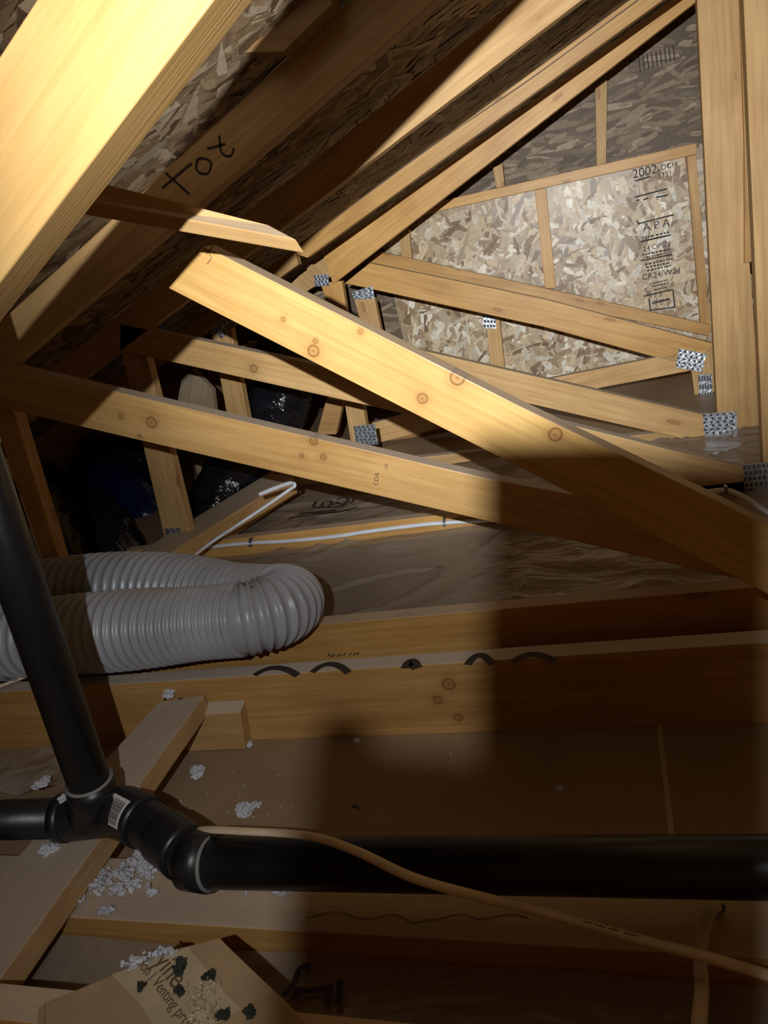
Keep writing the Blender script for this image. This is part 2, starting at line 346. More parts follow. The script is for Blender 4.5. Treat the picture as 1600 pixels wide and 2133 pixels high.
for nm, a, b in (('wall_back', Vector((-3.2, 6.15, 0)), Vector((2.2, 6.15, 0))), ('wall_left', Vector((-2.9, 6.15, 0)), Vector((-2.9, -.5, 0)))):
    o = prism(nm, [a, b, b+Vector((0, 0, 2.1)), a+Vector((0, 0, 2.1))], Vector((0, .02, 0)) if nm == 'wall_back' else Vector((-.02, 0, 0)), M['pine_dark'], bev=0); o['kind'] = 'structure'
# ================================================================== GABLE FRAMING
g = empty('gable_frame', (0, GY, 0), 'flat gable end frame of narrow studs and plates against the flake board wall', 'wall frame')
slab('plate', [(880, 447), (1452, 321), (1450, 298), (895, 424)], GY, M['pine'], g)
for px in ([(1114, 396), (1135, 600), (1158, 600), (1137, 392)], [(1431, 326), (1461, 690), (1481, 693), (1450, 322)], [(1240, 180), (1243, 345), (1263, 340), (1265, 165)], [(1027, 350), (1034, 392), (1052, 388), (1046, 340)], [(833, 488), (836, 540), (858, 540), (852, 478)]):
    slab('stud', px, GY, M['pine'] if px[0][0] > 1100 and px[0][0] != 1240 else M['pine2'], g)
slab('rafter_plate', [(760, 552), (1478, 700), (1480, 677), (790, 524)], GY-.03, M['pine'], g)
slab('stud', [(1012, 655), (1022, 770), (1052, 770), (1040, 660)], GY-.02, M['pine2'], g)
plate([(1006, 654), (1008, 684), (1034, 684), (1032, 657)], GY-.02, g, rows=4, cols=3)
for k in range(9):
    stroke('scribble', [[(1330+k*9, 118-k*3), (1334+k*9, 150-k*3)]], lambda x, y: PY(x, y, GY+.134), .005, M['ink'], g, wob=0)
# printed stamp on the board
gy = GY+.036
def gt(s, x, y, x1, y1, size, mat='ink'):
    p0, p1 = PY(x, y, gy), PY(x1, y1, gy); return text('stamp_text', s, p0, p1, Vector((0, -1, 0)), size, M[mat], g, .0002)
for s, x, y, x1, y1, sz in (('2002', 1318, 372, 1360, 362, .055), ('LOCH', 1369, 357, 1399, 349, .032), ('1351', 1370, 372, 1398, 365, .032), ('A P A', 1340, 482, 1388, 472, .05), 
                             ('24 OPEN', 1340, 524, 1394, 512, .032), ('CR24/W24', 1338, 584, 1402, 571, .038)):
    gt(s, x, y, x1, y1, sz)
for ln_ in [[(1322, 411), (1390, 393)], [(1330, 466), (1404, 447)], [(1326, 459), (1332, 468)], [(1333, 504), (1398, 489)], [(1335, 543), (1400, 530)], [(1341, 617), (1402, 603)], [(1322, 377), (1354, 368)], [(1352, 622), (1355, 646), (1354, 643)], [(1402, 604), (1406, 640)], [(1355, 646), (1406, 640)], [(1325, 418), (1332, 416)], [(1340, 416), (1350, 413)], [(1366, 411), (1392, 406)], [(1358, 632), (1396, 623)]]: stroke('stamp_line', [ln_], lambda x, y: PY(x, y, gy), .006, M['ink'], g)
for x0, y0, x1, y1 in ((1338, 496, 1396, 483), (1338, 502, 1390, 491), (1338, 531, 1396, 519), (1342, 537, 1388, 527), (1344, 551, 1400, 539), (1346, 557, 1396, 547), (1348, 564, 1398, 553), (1360, 590, 1392, 583), (1358, 597, 1394, 589), (1362, 604, 1390, 598), (1362, 628, 1394, 622)):
    q = random.Random(x0*y0); t = 0
    while t < .96:
        e_ = min(1, t+q.uniform(.04, .13)); stroke('stamp_dash', [[(x0+(x1-x0)*t, y0+(y1-y0)*t), (x0+(x1-x0)*e_, y0+(y1-y0)*e_)]], lambda x, y: PY(x, y, gy), .0075, M['ink'], g, wob=0); t = e_+q.uniform(.03, .06)
# ================================================================== TRUSSES
VC = 'roof truss'
# --- truss A, plane 1.40
Y1 = 1.40
t1 = empty('roof_truss', (0, Y1, 0), 'nearest complete truss, its long sloping web crossing the attic below the big knotty plank', VC, 'roof trusses')
A0, A1 = PY(410, 430, Y1), PY(850, 50, Y1)
d = (A1-A0)/(A1.x-A0.x)
up = Vector((0, 0, .093))
def chord(Y, pa, pb, x0, x1, h, mat, parent, x0b=None):
    a, b = PY(*pa, Y), PY(*pb, Y); s = (b-a)/(b.x-a.x); q0 = a+s*(x0-a.x); q1 = a+s*(x1-a.x)
    q0b = a+s*((x0 if x0b is None else x0b)-a.x)
    return prism('top_chord', [q0, q1, q1+Vector((0, 0, h)), q0b+Vector((0, 0, h))], BK, mat, parent)
chord(Y1, (410, 430), (850, 50), -2.4, 1.2, .093, M['pine2'], t1)
k3 = knotpos([(455, 912, .006), (522, 925, .013), (494, 954, .005), (852, 998, .005), (900, 1001, .007), (880, 968, .009)], Y1, ((20, 852), (1540, 1206)))
slab('web', [(-160, 812), (1560, 1212), (1560, 1100), (1020, 998), (-160, 722)], Y1, wood('pine_knots_lower', (.68, .42, .16), knots=k3, dust=.6, spots=False), t1)
slab('web', [(-70, 700), (110, 1240), (146, 1240), (-20, 700)], Y1+.04, M['pine'], t1)
def st(parent, s, x, y, x1, y1, Y, size, mat='ink_soft'):
    return text('stamp_text', s, PY(x, y, Y-.0006), PY(x1, y1, Y-.0006), Vector((0, -1, 0)), size, M[mat], parent, .0003)
st(t1, 'CDA', 787, 1012, 792, 966, Y1, .014); st(t1, '135', 807, 980, 812, 934, Y1, .010)
stroke('marker_writing', [[(338, 392), (400, 340)], [(345, 360), (395, 405)], [(412, 330), (410, 355), (432, 362), (440, 340), (425, 330), (412, 332)], [(432, 310), (470, 300)], [(457, 282), (462, 318), (480, 325), (488, 308)]], lambda x, y: PY(x, y, Y1), .0045, M['ink'], t1)
# --- truss B, plane 2.01
Y2 = 2.01
t2 = empty('roof_truss', (0, Y2, 0), 'second truss back, bright chord above, web with one round knot below', VC, 'roof trusses')
chord(Y2, (600, 466), (1212, 0), -2.5, 1.4, .093, M['pine2'], t2)
k2 = knotpos([(517, 773, .012), (1042, 815, .004)], Y2, ((240, 735), (1700, 1060)))
slab('web', [(250, 730), (800, 852), (1640, 1062), (1640, 998), (850, 800), (250, 674)], Y2, wood('pine_knots_second', (.68, .44, .19), knots=k2, dust=.6, spots=False), t2)
slab('web', [(245, 700), (345, 1130), (397, 1110), (300, 720)], Y2+.04, M['pine2'], t2)
plate([(343, 1101), (347, 1124), (379, 1112), (378, 1100)], Y2+.04, t2, rows=3, cols=4)
slab('king_post', [(1542, -160), (1592, 1000), (1720, 1000), (1700, -160)], Y2+.04, M['pine2'], t2)
slab('bottom_chord', [(260, 1192), (1660, 1035), (1660, 990), (1100, 1052), (260, 1148)], Y2, M['pine'], t2)
plate([(1548, 968), (1552, 1030), (1612, 1022), (1608, 962)], Y2-.002, t2, rows=6, cols=5)
# --- truss C, plane 2.62
Y3 = 2.62
t3 = empty('roof_truss', (0, Y3, 0), 'third truss back, grooved chord and tall post carrying the wide toothed plate', VC, 'roof trusses')
a3 = chord(Y3, (650, 530), (1381, 0), -.96, 1.6, .058, M['pine'], t3, x0b=-1.02)
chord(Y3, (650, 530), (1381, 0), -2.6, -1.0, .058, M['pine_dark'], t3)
stroke('groove', [[(640, 498), (900, 305), (1100, 168), (1330, 0)]], lambda x, y: PY(x, y, Y3), .004, M['ink_soft'], t3)
slab('web', [(700, 745), (960, 808), (1500, 932), (1500, 872), (900, 735), (700, 690)], Y3, M['pine2'], t3)
slab('web', [(438, 680), (480, 900), (520, 890), (478, 668)], Y3+.04, M['pine2'], t3)
plate([(440, 680), (460, 706), (494, 676), (478, 658)], Y3+.035, t3, rows=4, cols=5)
slab('web', [(712, 800), (735, 950), (772, 945), (750, 800)], Y3+.04, M['pine2'], t3)
plate([(736, 888), (742, 925), (788, 926), (781, 883)], Y3-.002, t3, rows=5, cols=6)
slab('bottom_chord', [(560, 1020), (1060, 950), (1560, 915), (1560, 880), (1340, 905), (560, 985)], Y3+.04, M['pine2'], t3)
slab('king_post', [(1444, -160), (1496, 900), (1592, 958), (1562, 550), (1534, -160)], Y3+.04, M['pine2'], t3)
slab('king_post_ply', [(1537, -160), (1551, 300), (1552, 548), (1568, 545), (1556, 200), (1546, -160)], Y3+.02, M['pine'], t3)
plate([(1464, 862), (1467, 906), (1536, 903), (1535, 857)], Y3-.002, t3, rows=5, cols=6)
# --- truss D, plane 3.23
Y4 = 3.23
t4 = empty('roof_truss', (0, Y4, 0), 'farthest truss before the gable, thick chord ending in a square cut over two small plates', VC, 'roof trusses')
prism('top_chord', [PY(694, 592, Y4), PY(1500, -35, Y4), PY(1440, -30, Y4), PY(673, 532, Y4)], BK, M['pine'], t4)
slab('web', [(718, 590), (1130, 680), (1484, 776), (1484, 715), (1130, 622), (770, 548)], Y4+.04, M['pine'], t4)
slab('web', [(668, 590), (700, 700), (730, 700), (712, 585)], Y4+.02, M['pine'], t4)
slab('web', [(737, 620), (765, 720), (800, 720), (780, 620)], Y4+.03, M['pine2'], t4)
slab('bottom_chord', [(560, 1000), (1060, 900), (1280, 807), (1440, 772), (1400, 738), (1160, 780), (1000, 860), (560, 960)][:0] or [(760, 930), (1250, 808), (1450, 770), (1450, 728), (1150, 788), (760, 885)], Y4+.04, M['pine2'], t4)
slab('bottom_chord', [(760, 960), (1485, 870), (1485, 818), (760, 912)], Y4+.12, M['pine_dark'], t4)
slab('king_post', [(1440, 770), (1452, 860), (1492, 860), (1484, 720)], Y4+.03, M['pine2'], t4)
plate([(654, 574), (656, 597), (686, 595), (682, 571)], Y4, t4, rows=4, cols=4)
plate([(733, 608), (738, 624), (780, 622), (776, 596)], Y4+.025, t4, rows=4, cols=5)
plate([(1415, 726), (1408, 765), (1462, 775), (1472, 737)], Y4, t4, rows=5, cols=5)
plate([(1455, 780), (1456, 832), (1485, 830), (1483, 780)], Y4+.0, t4, rows=5, cols=3)
slab('tie_block', [(590, 606), (610, 625), (690, 575), (672, 528)], Y4+.06, M['pine2'], t4)
# ================================================================== BIG BOARDS IN FRONT
km = knotpos([(590, 665, .0035), (657, 711, .004), (653, 731, .009), (751, 691, .004), (880, 830, .008), (953, 787, .011), (1157, 905, .010), (880, 833, .003)], 1.0, ((350, 600), (1600, 1238)))
mk = slab('plank', [(350, 600), (1800, 1340), (1800, 1200), (1500, 1047), (1080, 845), (424, 512)], 1.0, wood('pine_big_knots', (.74, .47, .165), knots=km, dust=.7, spots=False, rough=.36))
tag(mk, 'wide bright plank with several round knots slanting down across the middle', 'plank')
stroke('nail_row', [[(424, 515), (440, 535), (432, 550)], [(430, 530), (445, 512)]], lambda x, y: PY(x, y, 1.0), .0012, M['ink_soft'], mk)
nb = slab('rafter', [(-330, 1024), (1085, -846), (627, -846), (75, 0), (0, 115), (-330, 621)], .46, wood('pine_close', (.60, .39, .15), dust=0, spots=False, rough=.45, grain=.5))
tag(nb, 'large blurred yellow board close to the viewer in the upper left corner', 'rafter')
bb = prism('brace', [PY(100, 405, .70), PY(617, 499, .86), PY(558, 468, .86), PY(100, 352, .70)], Vector((0, .018, -.017)), M['pine2'])
tag(bb, 'short rough sawn board with a slanted cut end poking out above the knotty plank', 'board')
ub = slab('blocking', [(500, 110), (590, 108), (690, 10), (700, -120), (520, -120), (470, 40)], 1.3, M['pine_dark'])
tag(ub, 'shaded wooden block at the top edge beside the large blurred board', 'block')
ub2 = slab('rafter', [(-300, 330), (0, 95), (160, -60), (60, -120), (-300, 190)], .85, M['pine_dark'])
tag(ub2, 'dim rafter glimpsed in the very top left corner behind the large blurred board', 'rafter')
# ================================================================== JOISTS
def joist(Y, Zt, Zb, x0, x1, t, mat, label, kn=None):
    o = prism('ceiling_joist', [Vector((x0, Y, Zb)), Vector((x1, Y, Zb)), Vector((x1, Y, Zt)), Vector((x0, Y, Zt))], Vector((0, t, 0)), mat)
    return tag(o, label, 'joist', 'joists across the ceiling')
z = lambda v: v+H
ZJ1 = z(-.671)
mwj = Vector((-2.4, 1.06, 0))
def kj(px, Y): return [((PY(x, y, Y).x+2.4), (PY(x, y, Y).z), r) for x, y, r in px]
j1 = joist(1.06, ZJ1, 0.0, -2.4, .9, .038, wood('pine_joist', (.64, .37, .13), knots=kj([(912, 1458, .009), (935, 1425, .012), (955, 1495, .008)], 1.06), dust=.75, spots=False), 'tall ceiling joist with black marker arcs along its top edge')
j2 = joist(1.275, z(-.690), 0.0, -2.4, .9, .038, M['pine'], 'ceiling joist directly behind the one with marker arcs, right of the ribbed duct')
j0 = joist(.587, z(-.745), 0.0, -2.4, .9, .105, M['pine'], 'water stained joist running just below the long black pipe')
jm = joist(.385, z(-.645), 0.0, -2.4, .9, .038, M['pine'], 'joist along the bottom edge under the cardboard box')
def arcs():
    for cx, wx, hh in ((575, 45, 8), (688, 38, 9), (857, 12, 7), (1000, 26, 10), (1112, 44, 8)):
        yy = 1408-(cx-600)*.052
        L = [[(cx-wx+2*wx*i/6, yy-hh*2*(1-((i-3)/3)**2)) for i in range(7)]]
        stroke('marker_arc', L, lambda x, y: PZ(x, y-2, ZJ1), .015 if wx > 15 else .02, M['ink'], j1, nrm=Vector((0, 0, 1)), wob=0)
arcs()
tx = text('stamp_text', 'TOLKO SPF', PZ(676, 1371, ZJ1)+Vector((0, 0, .001)), PZ(750, 1363, ZJ1)+Vector((0, 0, .001)), Vector((0, 0, 1)), .012, M['ink_soft'], j1, .0003) if False else None
# furring strip between the two joists, with its printed line
fs_ = prism('furring_strip', [Vector((-2.4, 1.16, 0)), Vector((.9, 1.16, 0)), Vector((.9, 1.16, z(-.762))), Vector((-2.4, 1.16, z(-.762)))], Vector((0, .08, 0)), M['pine_dark'])
tag(fs_, 'thin grey strip lying in the slot between the two middle joists', 'strip')
for q_ in ((683, 1368, 687), (689, 1370, 692), (694, 1369, 698), (702, 1369, 706), (708, 1368, 711), (716, 1367, 719), (728, 1366, 732), (736, 1366, 741), (744, 1365, 748)):
    stroke('printed_mark', [[(q_[0], q_[1]), (q_[2], q_[1]-6)]], lambda x, y: PY(x, y-1, 1.2745), .0025, M['ink'], j2)
# seam tape on the ceiling board
sm = prism('drywall_tape', [PZ(1396, 1765, 0), PZ(1409, 1765, 0), PZ(1377, 1500, 0), PZ(1367, 1500, 0)], Vector((0, 0, .0015)), M['tape'], bev=0)
tag(sm, 'narrow taped seam running away across the ceiling board at right', 'tape')
# ================================================================== VAPOUR BARRIER
def film(name, x0, x1, y0, y1, zb, amp, nx, ny, label, seed=0, fn=None):
    bm = bmesh.new(); V = []
    for i in range(nx+1):
        row = []
        for j in range(ny+1):
            x = x0+(x1-x0)*i/nx; y = y0+(y1-y0)*j/ny
            p = Vector((x*2.4+y*1.2, y*4.6-x*1.1, seed)); q = noise.noise(p+Vector((noise.noise(p*.7), noise.noise(p*.7+Vector((9, 1, 2))), 0))*1.6)
            h = amp*(1-abs(q)*2.6)**3 if abs(q) < .38 else 0
            h += amp*.18*noise.noise(p*2.3); e = min(j, ny-j)/ny
            row.append(bm.verts.new((x, y, zb+max(0, h)+(fn(x, y, j/ny) if fn else 0))))
        V.append(row)
    for i in range(nx):
        for j in range(ny): bm.faces.new((V[i][j], V[i+1][j], V[i+1][j+1], V[i][j+1]))
    me = bpy.data.meshes.new(name); bm.to_mesh(me); bm.free()
    o = link(name, me, M['film'], None, None, smooth=True); return tag(o, label, 'plastic sheet')
film('vapour_barrier', -1.6, .9, 1.32, 2.0, .012, .014, 220, 60, 'crumpled clear plastic sheet between the ribbed duct and the joist with the stapled cable', 1, lambda x, y, t: .015*t**6+.03*(1-t)**8)
f2_ = film('vapour_barrier', -1.6, .9, 2.05, 2.64, .012, .014, 160, 40, 'printed plastic sheet in the bay behind the stapled cable', 4)
f3_ = film('vapour_barrier', -1.2, .9, .425, .584, .012, .006, 160, 20, 'loose plastic sheet with large black lettering beside the cardboard box', 8, lambda x, y, t: .026)
# printing on the sheets
def pzt(s, a, b, Z, size, par, mat='ink', mirror=False):
    p0, p1 = PZ(*a, Z), PZ(*b, Z)
    return text('printed_text', s, p0, p1, Vector((0, 0, 1 if not mirror else -1)), size, M[mat], par, .0003)
for L_ in ([(659, 1044), (652, 1056), (672, 1057)], [(673, 1045), (669, 1055)], [(678, 1044), (691, 1045), (682, 1056), (672, 1056)], [(692, 1052), (704, 1045)], [(701, 1040), (716, 1036), (725, 1041), (714, 1050), (700, 1047)], [(739, 1038), (733, 1046), (727, 1048)], [(684, 1057), (708, 1054), (722, 1049)]):
    stroke('printed_letter', [L_], lambda x, y: PZ(x, y, .034), .009, M['ink'], f2_, nrm=Vector((0, 0, 1)), wob=0)
stroke('printed_line', [[(598, 1082), (640, 1070), (700, 1066), (744, 1056)], [(604, 1078), (660, 1072), (730, 1062)], [(620, 1070), (700, 1062)]], lambda x, y: PZ(x, y, .034), .008, M['ink'], f2_, nrm=Vector((0, 0, 1)))
stroke('printed_letter', [[(648, 2012), (625, 2018), (612, 2050), (590, 2075)], [(622, 2056), (612, 2085)], [(622, 2066), (685, 2060)], [(690, 2052), (680, 2092)], [(708, 2042), (704, 2095)]], lambda x, y: PZ(x, y, .050), .0075, M['ink'], f3_, nrm=Vector((0, 0, 1)))
ps = film('plastic_sheet', 0, 1, 0, 1, .0, .0, 4, 4, 'folded grey plastic sheet lying behind the black pipes at the left edge')
bpy.data.objects.remove(ps)
def sheet(px, label):
    bm = bmesh.new(); q = [PZ(x, y, .05) for x, y in px]; n = 24; V = []
    for i in range(n+1):
        row = []
        for j in range(n+1):
            p = q[0].lerp(q[1], i/n).lerp(q[3].lerp(q[2], i/n), j/n); p = p.copy(); p.z += .02*noise.noise(p*9)+.012*noise.noise(p*25); row.append(bm.verts.new(p))
        V.append(row)
    for i in range(n):
        for j in range(n): bm.faces.new((V[i][j], V[i+1][j], V[i+1][j+1], V[i][j+1]))
    me = bpy.data.meshes.new('plastic_sheet'); bm.to_mesh(me); bm.free()
    return tag(link('plastic_sheet', me, M['film'], None, None, smooth=True), label, 'plastic sheet')
sheet([(-60, 1640), (150, 1650), (110, 1545), (-60, 1575)], 'folded grey plastic sheet lying behind the black pipes at the left edge')
# ================================================================== LOW BRACES
ZB = z(-.70)
b1 = deck('brace', [(330, 1462), (-160, 2000), (-30, 2080), (426, 1447)], ZB, .038, wood('pine_brace', (.54, .35, .17), dust=.5, rough=.6))
tag(b1, 'flat diagonal board passing under the black pipe towards the lower left corner', 'brace')
for x, y in ((345, 1457), (375, 1456)):
    pass
for ln_ in [[(341, 1457), (347, 1457)], [(373, 1456), (379, 1456)]]: stroke('nail_head', [ln_], lambda x, y: PZ(x, y, ZB), .006, M['ink'], b1, nrm=Vector((0, 0, 1)))
bk = prism('wood_block', [PY(367, 1566, 1.03), PY(512, 1560, 1.03), PY(500, 1484, 1.03), PY(408, 1488, 1.03)], Vector((0, .03, 0.008)), M['pine2'])
tag(bk, 'short pale block nailed to the tall joist at the top end of the diagonal board', 'wood block')
b2 = prism('brace', [PZ(268, 1205, z(-.70)), PZ(610, 992, z(-.70)), PZ(560, 985, z(-.70)), PZ(150, 1235, z(-.70))], Vector((0, 0, -.075)), M['pine2'])
tag(b2, 'board on edge slanting back from behind the ribbed duct toward the far joists', 'brace')
# ================================================================== DRAIN PIPE
YP, ZP, R = .655, z(-.67), .0315
dp = empty('drain_pipe', (-.8, .7, 0), 'black plastic drain pipe with an upright riser, angled fitting and long run along the bottom', 'drain pipe')
E = PZ(432, 1797, ZP); E2 = Vector((1.1, E.y+.035, ZP))
W0 = PZ(190, 1698, ZP)
tube('pipe', [E, E2], R, M['abs'], dp, seg=40)
tube('pipe', [PZ(140, 1703, ZP), PZ(-420, 1722, ZP)], .0300, M['abs'], dp, seg=40)
vt = Vector((-.70, W0.y, z(.25))); vb = W0+Vector((0, 0, .03))
vb2 = PY(190, 1640, W0.y); vt2 = PY(-10, 1063, W0.y); vd = (vt2-vb2).normalized()
tube('pipe', [vb2-vd*.03, vb2+vd*.80], .0300, M['abs'], dp, seg=40)
wy = tube('wye_fitting', [PZ(135, 1703, ZP), PZ(142, 1703, ZP), PZ(240, 1692, ZP), PZ(262, 1696, ZP)], lambda s, i: .0345 if i < 3 else .036, M['abs'], dp, seg=40)
tube('collar', [W0, vb2-vd*.005, vb2+vd*.012], .0355, M['abs'], wy, seg=40)
tag(tube('cement_rim', [vb2+vd*.009, vb2+vd*.0135], .0348, M['abs_rim'], wy, seg=40), 'pale dried cement ring')
tube('collar', [PZ(128, 1703, ZP), PZ(146, 1702, ZP)], .0365, M['abs'], wy, seg=40)
el_pts = [PZ(240, 1690, ZP), PZ(285, 1702, ZP), PZ(320, 1725, ZP), PZ(365, 1758, ZP), PZ(398, 1783, ZP), E+Vector((-.012, 0, 0)), E+Vector((.006, 0, 0))]
el = tube('elbow_fitting', catmull(el_pts, 8), .0335, M['abs'], dp, seg=40)
tube('collar', catmull([PZ(245, 1690, ZP), PZ(280, 1701, ZP), PZ(303, 1714, ZP)], 5), .0375, M['abs'], el, seg=40)
tube('collar', catmull([PZ(342, 1742, ZP), PZ(362, 1756, ZP), PZ(388, 1777, ZP)], 5), .0368, M['abs'], el, seg=40)
tube('collar', [E+Vector((-.030, .004, 0)), E+Vector((.006, 0, 0))], .0372, M['abs'], el, seg=40)
tag(tube('cement_rim', [E+Vector((.004, 0, 0)), E+Vector((.0075, 0, 0))], .0352, M['abs_rim'], el, seg=40), 'pale dried cement ring')
def lift(x, y, s=.0): return ray(x, y)
def onring(x, y, Zc):   # point on the upper near side of the fitting seen at a pixel
    return PZ(x, y, Zc)
# label, curved over the fitting
bm = bmesh.new(); c0 = PZ(277, 1700, ZP); ax = (PZ(303, 1714, ZP)-PZ(262, 1692, ZP)).normalized(); side = ax.cross(Vector((0, 0, 1))).normalized()
lab = []
for i in range(9):
    a = math.radians(-6+ (58+6)*i/8); row = []
    for j in range(2):
        row.append(bm.verts.new(ax*(-.024+.046*j)+(Vector((0, 0, 1))*math.sin(math.radians(28)+a*1.0)+side*math.cos(math.radians(28)+a*1.0))*.0379))
    lab.append(row)
for A_, B_ in zip(lab, lab[1:]): bm.faces.new((A_[0], A_[1], B_[1], B_[0]))
me = bpy.data.meshes.new('barcode_label'); bm.to_mesh(me); bm.free()
lo = tag(link('barcode_label', me, M['label'], el, Matrix.Translation(c0), smooth=True), 'white barcode label')
bm = bmesh.new(); q = random.Random(3); s0 = -.0075; 
def lp(a, x): a = math.radians(28)+math.radians(a); return ax*x+(Vector((0, 0, 1))*math.sin(a)+side*math.cos(a)*1.0)*.0387
a_ = 0
while a_ < 50:
    w_ = q.uniform(.6, 2.2)
    bm.faces.new([bm.verts.new(lp(a_, -.012)), bm.verts.new(lp(a_, .018)), bm.verts.new(lp(a_+w_, .018)), bm.verts.new(lp(a_+w_, -.012))]); a_ += w_+q.uniform(.8, 1.8)
for k in range(22):
    bm.faces.new([bm.verts.new(lp(2+k*2.2, -.019)), bm.verts.new(lp(2+k*2.2, -.0155)), bm.verts.new(lp(3.3+k*2.2, -.0155)), bm.verts.new(lp(3.3+k*2.2, -.019))])
me = bpy.data.meshes.new('barcode'); bm.to_mesh(me); bm.free(); link('barcode', me, M['ink'], lo, Matrix.Translation(c0))
# ================================================================== RIBBED DUCT HOSE
ZH = ZJ1+.088; HR = .084
hp = [PZ(-200, 1306, ZH), PZ(0, 1314, ZH), PZ(150, 1318, ZH), PZ(300, 1320, ZH), PZ(450, 1318, ZH)]
far = [PZ(440, 1262, ZH), PZ(300, 1254, ZH), PZ(160, 1258, ZH), PZ(40, 1275, ZH), PZ(-150, 1300, ZH)]
RC = .076
endx = PZ(548, 1300, ZH).x
a = hp[-1]; yA = hp[2].y-.01
ctr = Vector((endx-RC, yA+RC, ZH))
arc = [ctr+Vector((math.sin(t)*RC, -math.cos(t)*RC, -.034*(1-math.cos(t))/2)) for t in [math.pi*k/10 for k in range(11)]]
far = [arc[-1]+Vector((-.10, .014, .008)), arc[-1]+Vector((-.22, .045, .018)), arc[-1]+Vector((-.40, .08, .030)), arc[-1]+Vector((-.62, .10, .034)), arc[-1]+Vector((-1.0, .10, .034))]
hp = [Vector((-1.75, yA+.03, ZH)), Vector((-1.45, yA+.012, ZH)), Vector((-1.15, yA+.002, ZH)), Vector((-.95, yA, ZH))]
P = catmull(hp+arc+far, 30)
# even steps along the path, ribs closer together in the bend
Q = [P[0]]; acc = 0
step = .0014
cur = P[0]
for p in P[1:]:
    while (p-cur).length >= step:
        cur = cur+(p-cur).normalized()*step; Q.append(cur)
bend = ctr; ph = [0]
for i in range(1, len(Q)):
    dd = (Q[i]-bend).length; pitch = .0150+.015*min(1, max(0, (dd-.09)/.35)); ph.append(ph[-1]+step/pitch)
def hr(s, i):
    c = math.cos(2*math.pi*ph[min(i, len(ph)-1)]); sq = min((Q[min(i, len(Q)-1)]-bend).length, 9); return HR*(1-.15*math.exp(-(max(0, sq-.072)/.14)**2)) - .0035 + .0072*(max(0, .5+.5*c)**1.6)
def hj(s, a): return .0012*noise.noise(Vector((s*9, math.cos(a)*2, math.sin(a)*2)))
hs = empty('ribbed_duct', Q[0], 'grey ribbed flexible duct bent in a tight U across the joists', 'duct')
tube('hose', Q, hr, M['hose'], hs, seg=48, jit=hj)
tube('sleeve', [Q[0], PZ(0, 1314, ZH)*0+Vector((-1.45, yA+.012, ZH)), Vector((PZ(60, 1316, ZH).x, yA+.006, ZH))], HR+.008, M['hose_clear'], hs, seg=48)
tp = PZ(545, 1240, ZH+.085)
bm = bmesh.new(); rows = []
for i in range(7):
    t = i/6; c = PY(525+50*t, 1243-4*math.sin(t*5), 1.22); rows.append([bm.verts.new(c+Vector((-.004, 0, -.012))), bm.verts.new(c+Vector((.012, .0, .014+.006*math.sin(t*6))))])
for A_, B_ in zip(rows, rows[1:]): bm.faces.new((A_[0], B_[0], B_[1], A_[1]))
me = bpy.data.meshes.new('tag'); bm.to_mesh(me); bm.free(); bt = tag(link('tag', me, M['blue_tag'], hs, None), 'small crumpled blue tag')
text('tag_text', 'PVC', PY(533, 1248, 1.213), PY(565, 1238, 1.213), Vector((0, -1, 0)), .012, M['label'], bt, .0002)
# ================================================================== BLACK INSULATED DUCTS
def crumple(sd, amp=.012):
    return lambda s, a: amp*noise.noise(Vector((s*14+sd, math.cos(a)*3, math.sin(a)*3)))+amp*.6*noise.noise(Vector((s*40+sd, math.cos(a)*8, math.sin(a)*8)))
def duct(px, r, label, mat='black_poly', sd=0, name='insulated_duct'):
    P = catmull([PY(x, y, Y) for x, y, Y in px], 14)
    o = tube(name, P, r, M[mat], None, seg=56, jit=crumple(sd)); return tag(o, label, 'duct')
duct([(640, 640, 3.1), (600, 740, 3.05), (580, 840, 3.0), (500, 980, 2.75), (450, 1075, 2.6), (420, 1160, 2.55)], .145, 'shiny black insulated duct descending behind the sloping webs in the middle left', sd=2)
dd_ = duct([(262, 1240, 2.10), (238, 1160, 2.15), (205, 1105, 2.3), (150, 1050, 2.6), (60, 990, 3.1)], .12, 'black wrapped duct elbow behind the ribbed duct at left', sd=7)
stroke('tie_strap', [[(243, 1130), (258, 1150), (266, 1178)]], lambda x, y: PY(x, y, 2.02), .006, M['zinc'], dd_)
duct([(330, 1120, 2.75), (300, 1060, 2.8), (250, 1010, 2.9), (180, 985, 3.1)], .10, 'glossy dark blue wrapped duct between the black elbow and the upright web', 'blue_poly', 11)
duct([(340, 960, 3.4), (260, 950, 3.4), (150, 930, 3.6)], .10, 'dark duct in the deep shade behind the upright web', 'black_poly', 15)
# pieces of framing far back at left
def far_(px, Y, mat, label):
    return tag(slab('framing_offcut', px, Y, M[mat]), label, 'offcut')
far_([(148, 945), (180, 922), (196, 955), (196, 985), (172, 985)], 3.45, 'grey_wood', 'pale triangular piece of framing far back in the left dark, beside the left edge brace')
far_([(370, 835), (378, 790), (402, 770), (442, 812), (478, 1088), (440, 1092)], 3.3, 'grey_wood', 'grey block end between the two sloping webs at left')
far_([(500, 725), (515, 712), (570, 722), (572, 742), (510, 742)], 3.15, 'pine2', 'rounded block end just above the second sloping web')
far_([(660, 905), (700, 905), (715, 835), (680, 830)], 2.9, 'pine_dark', 'small upright stub right of the shiny black duct')
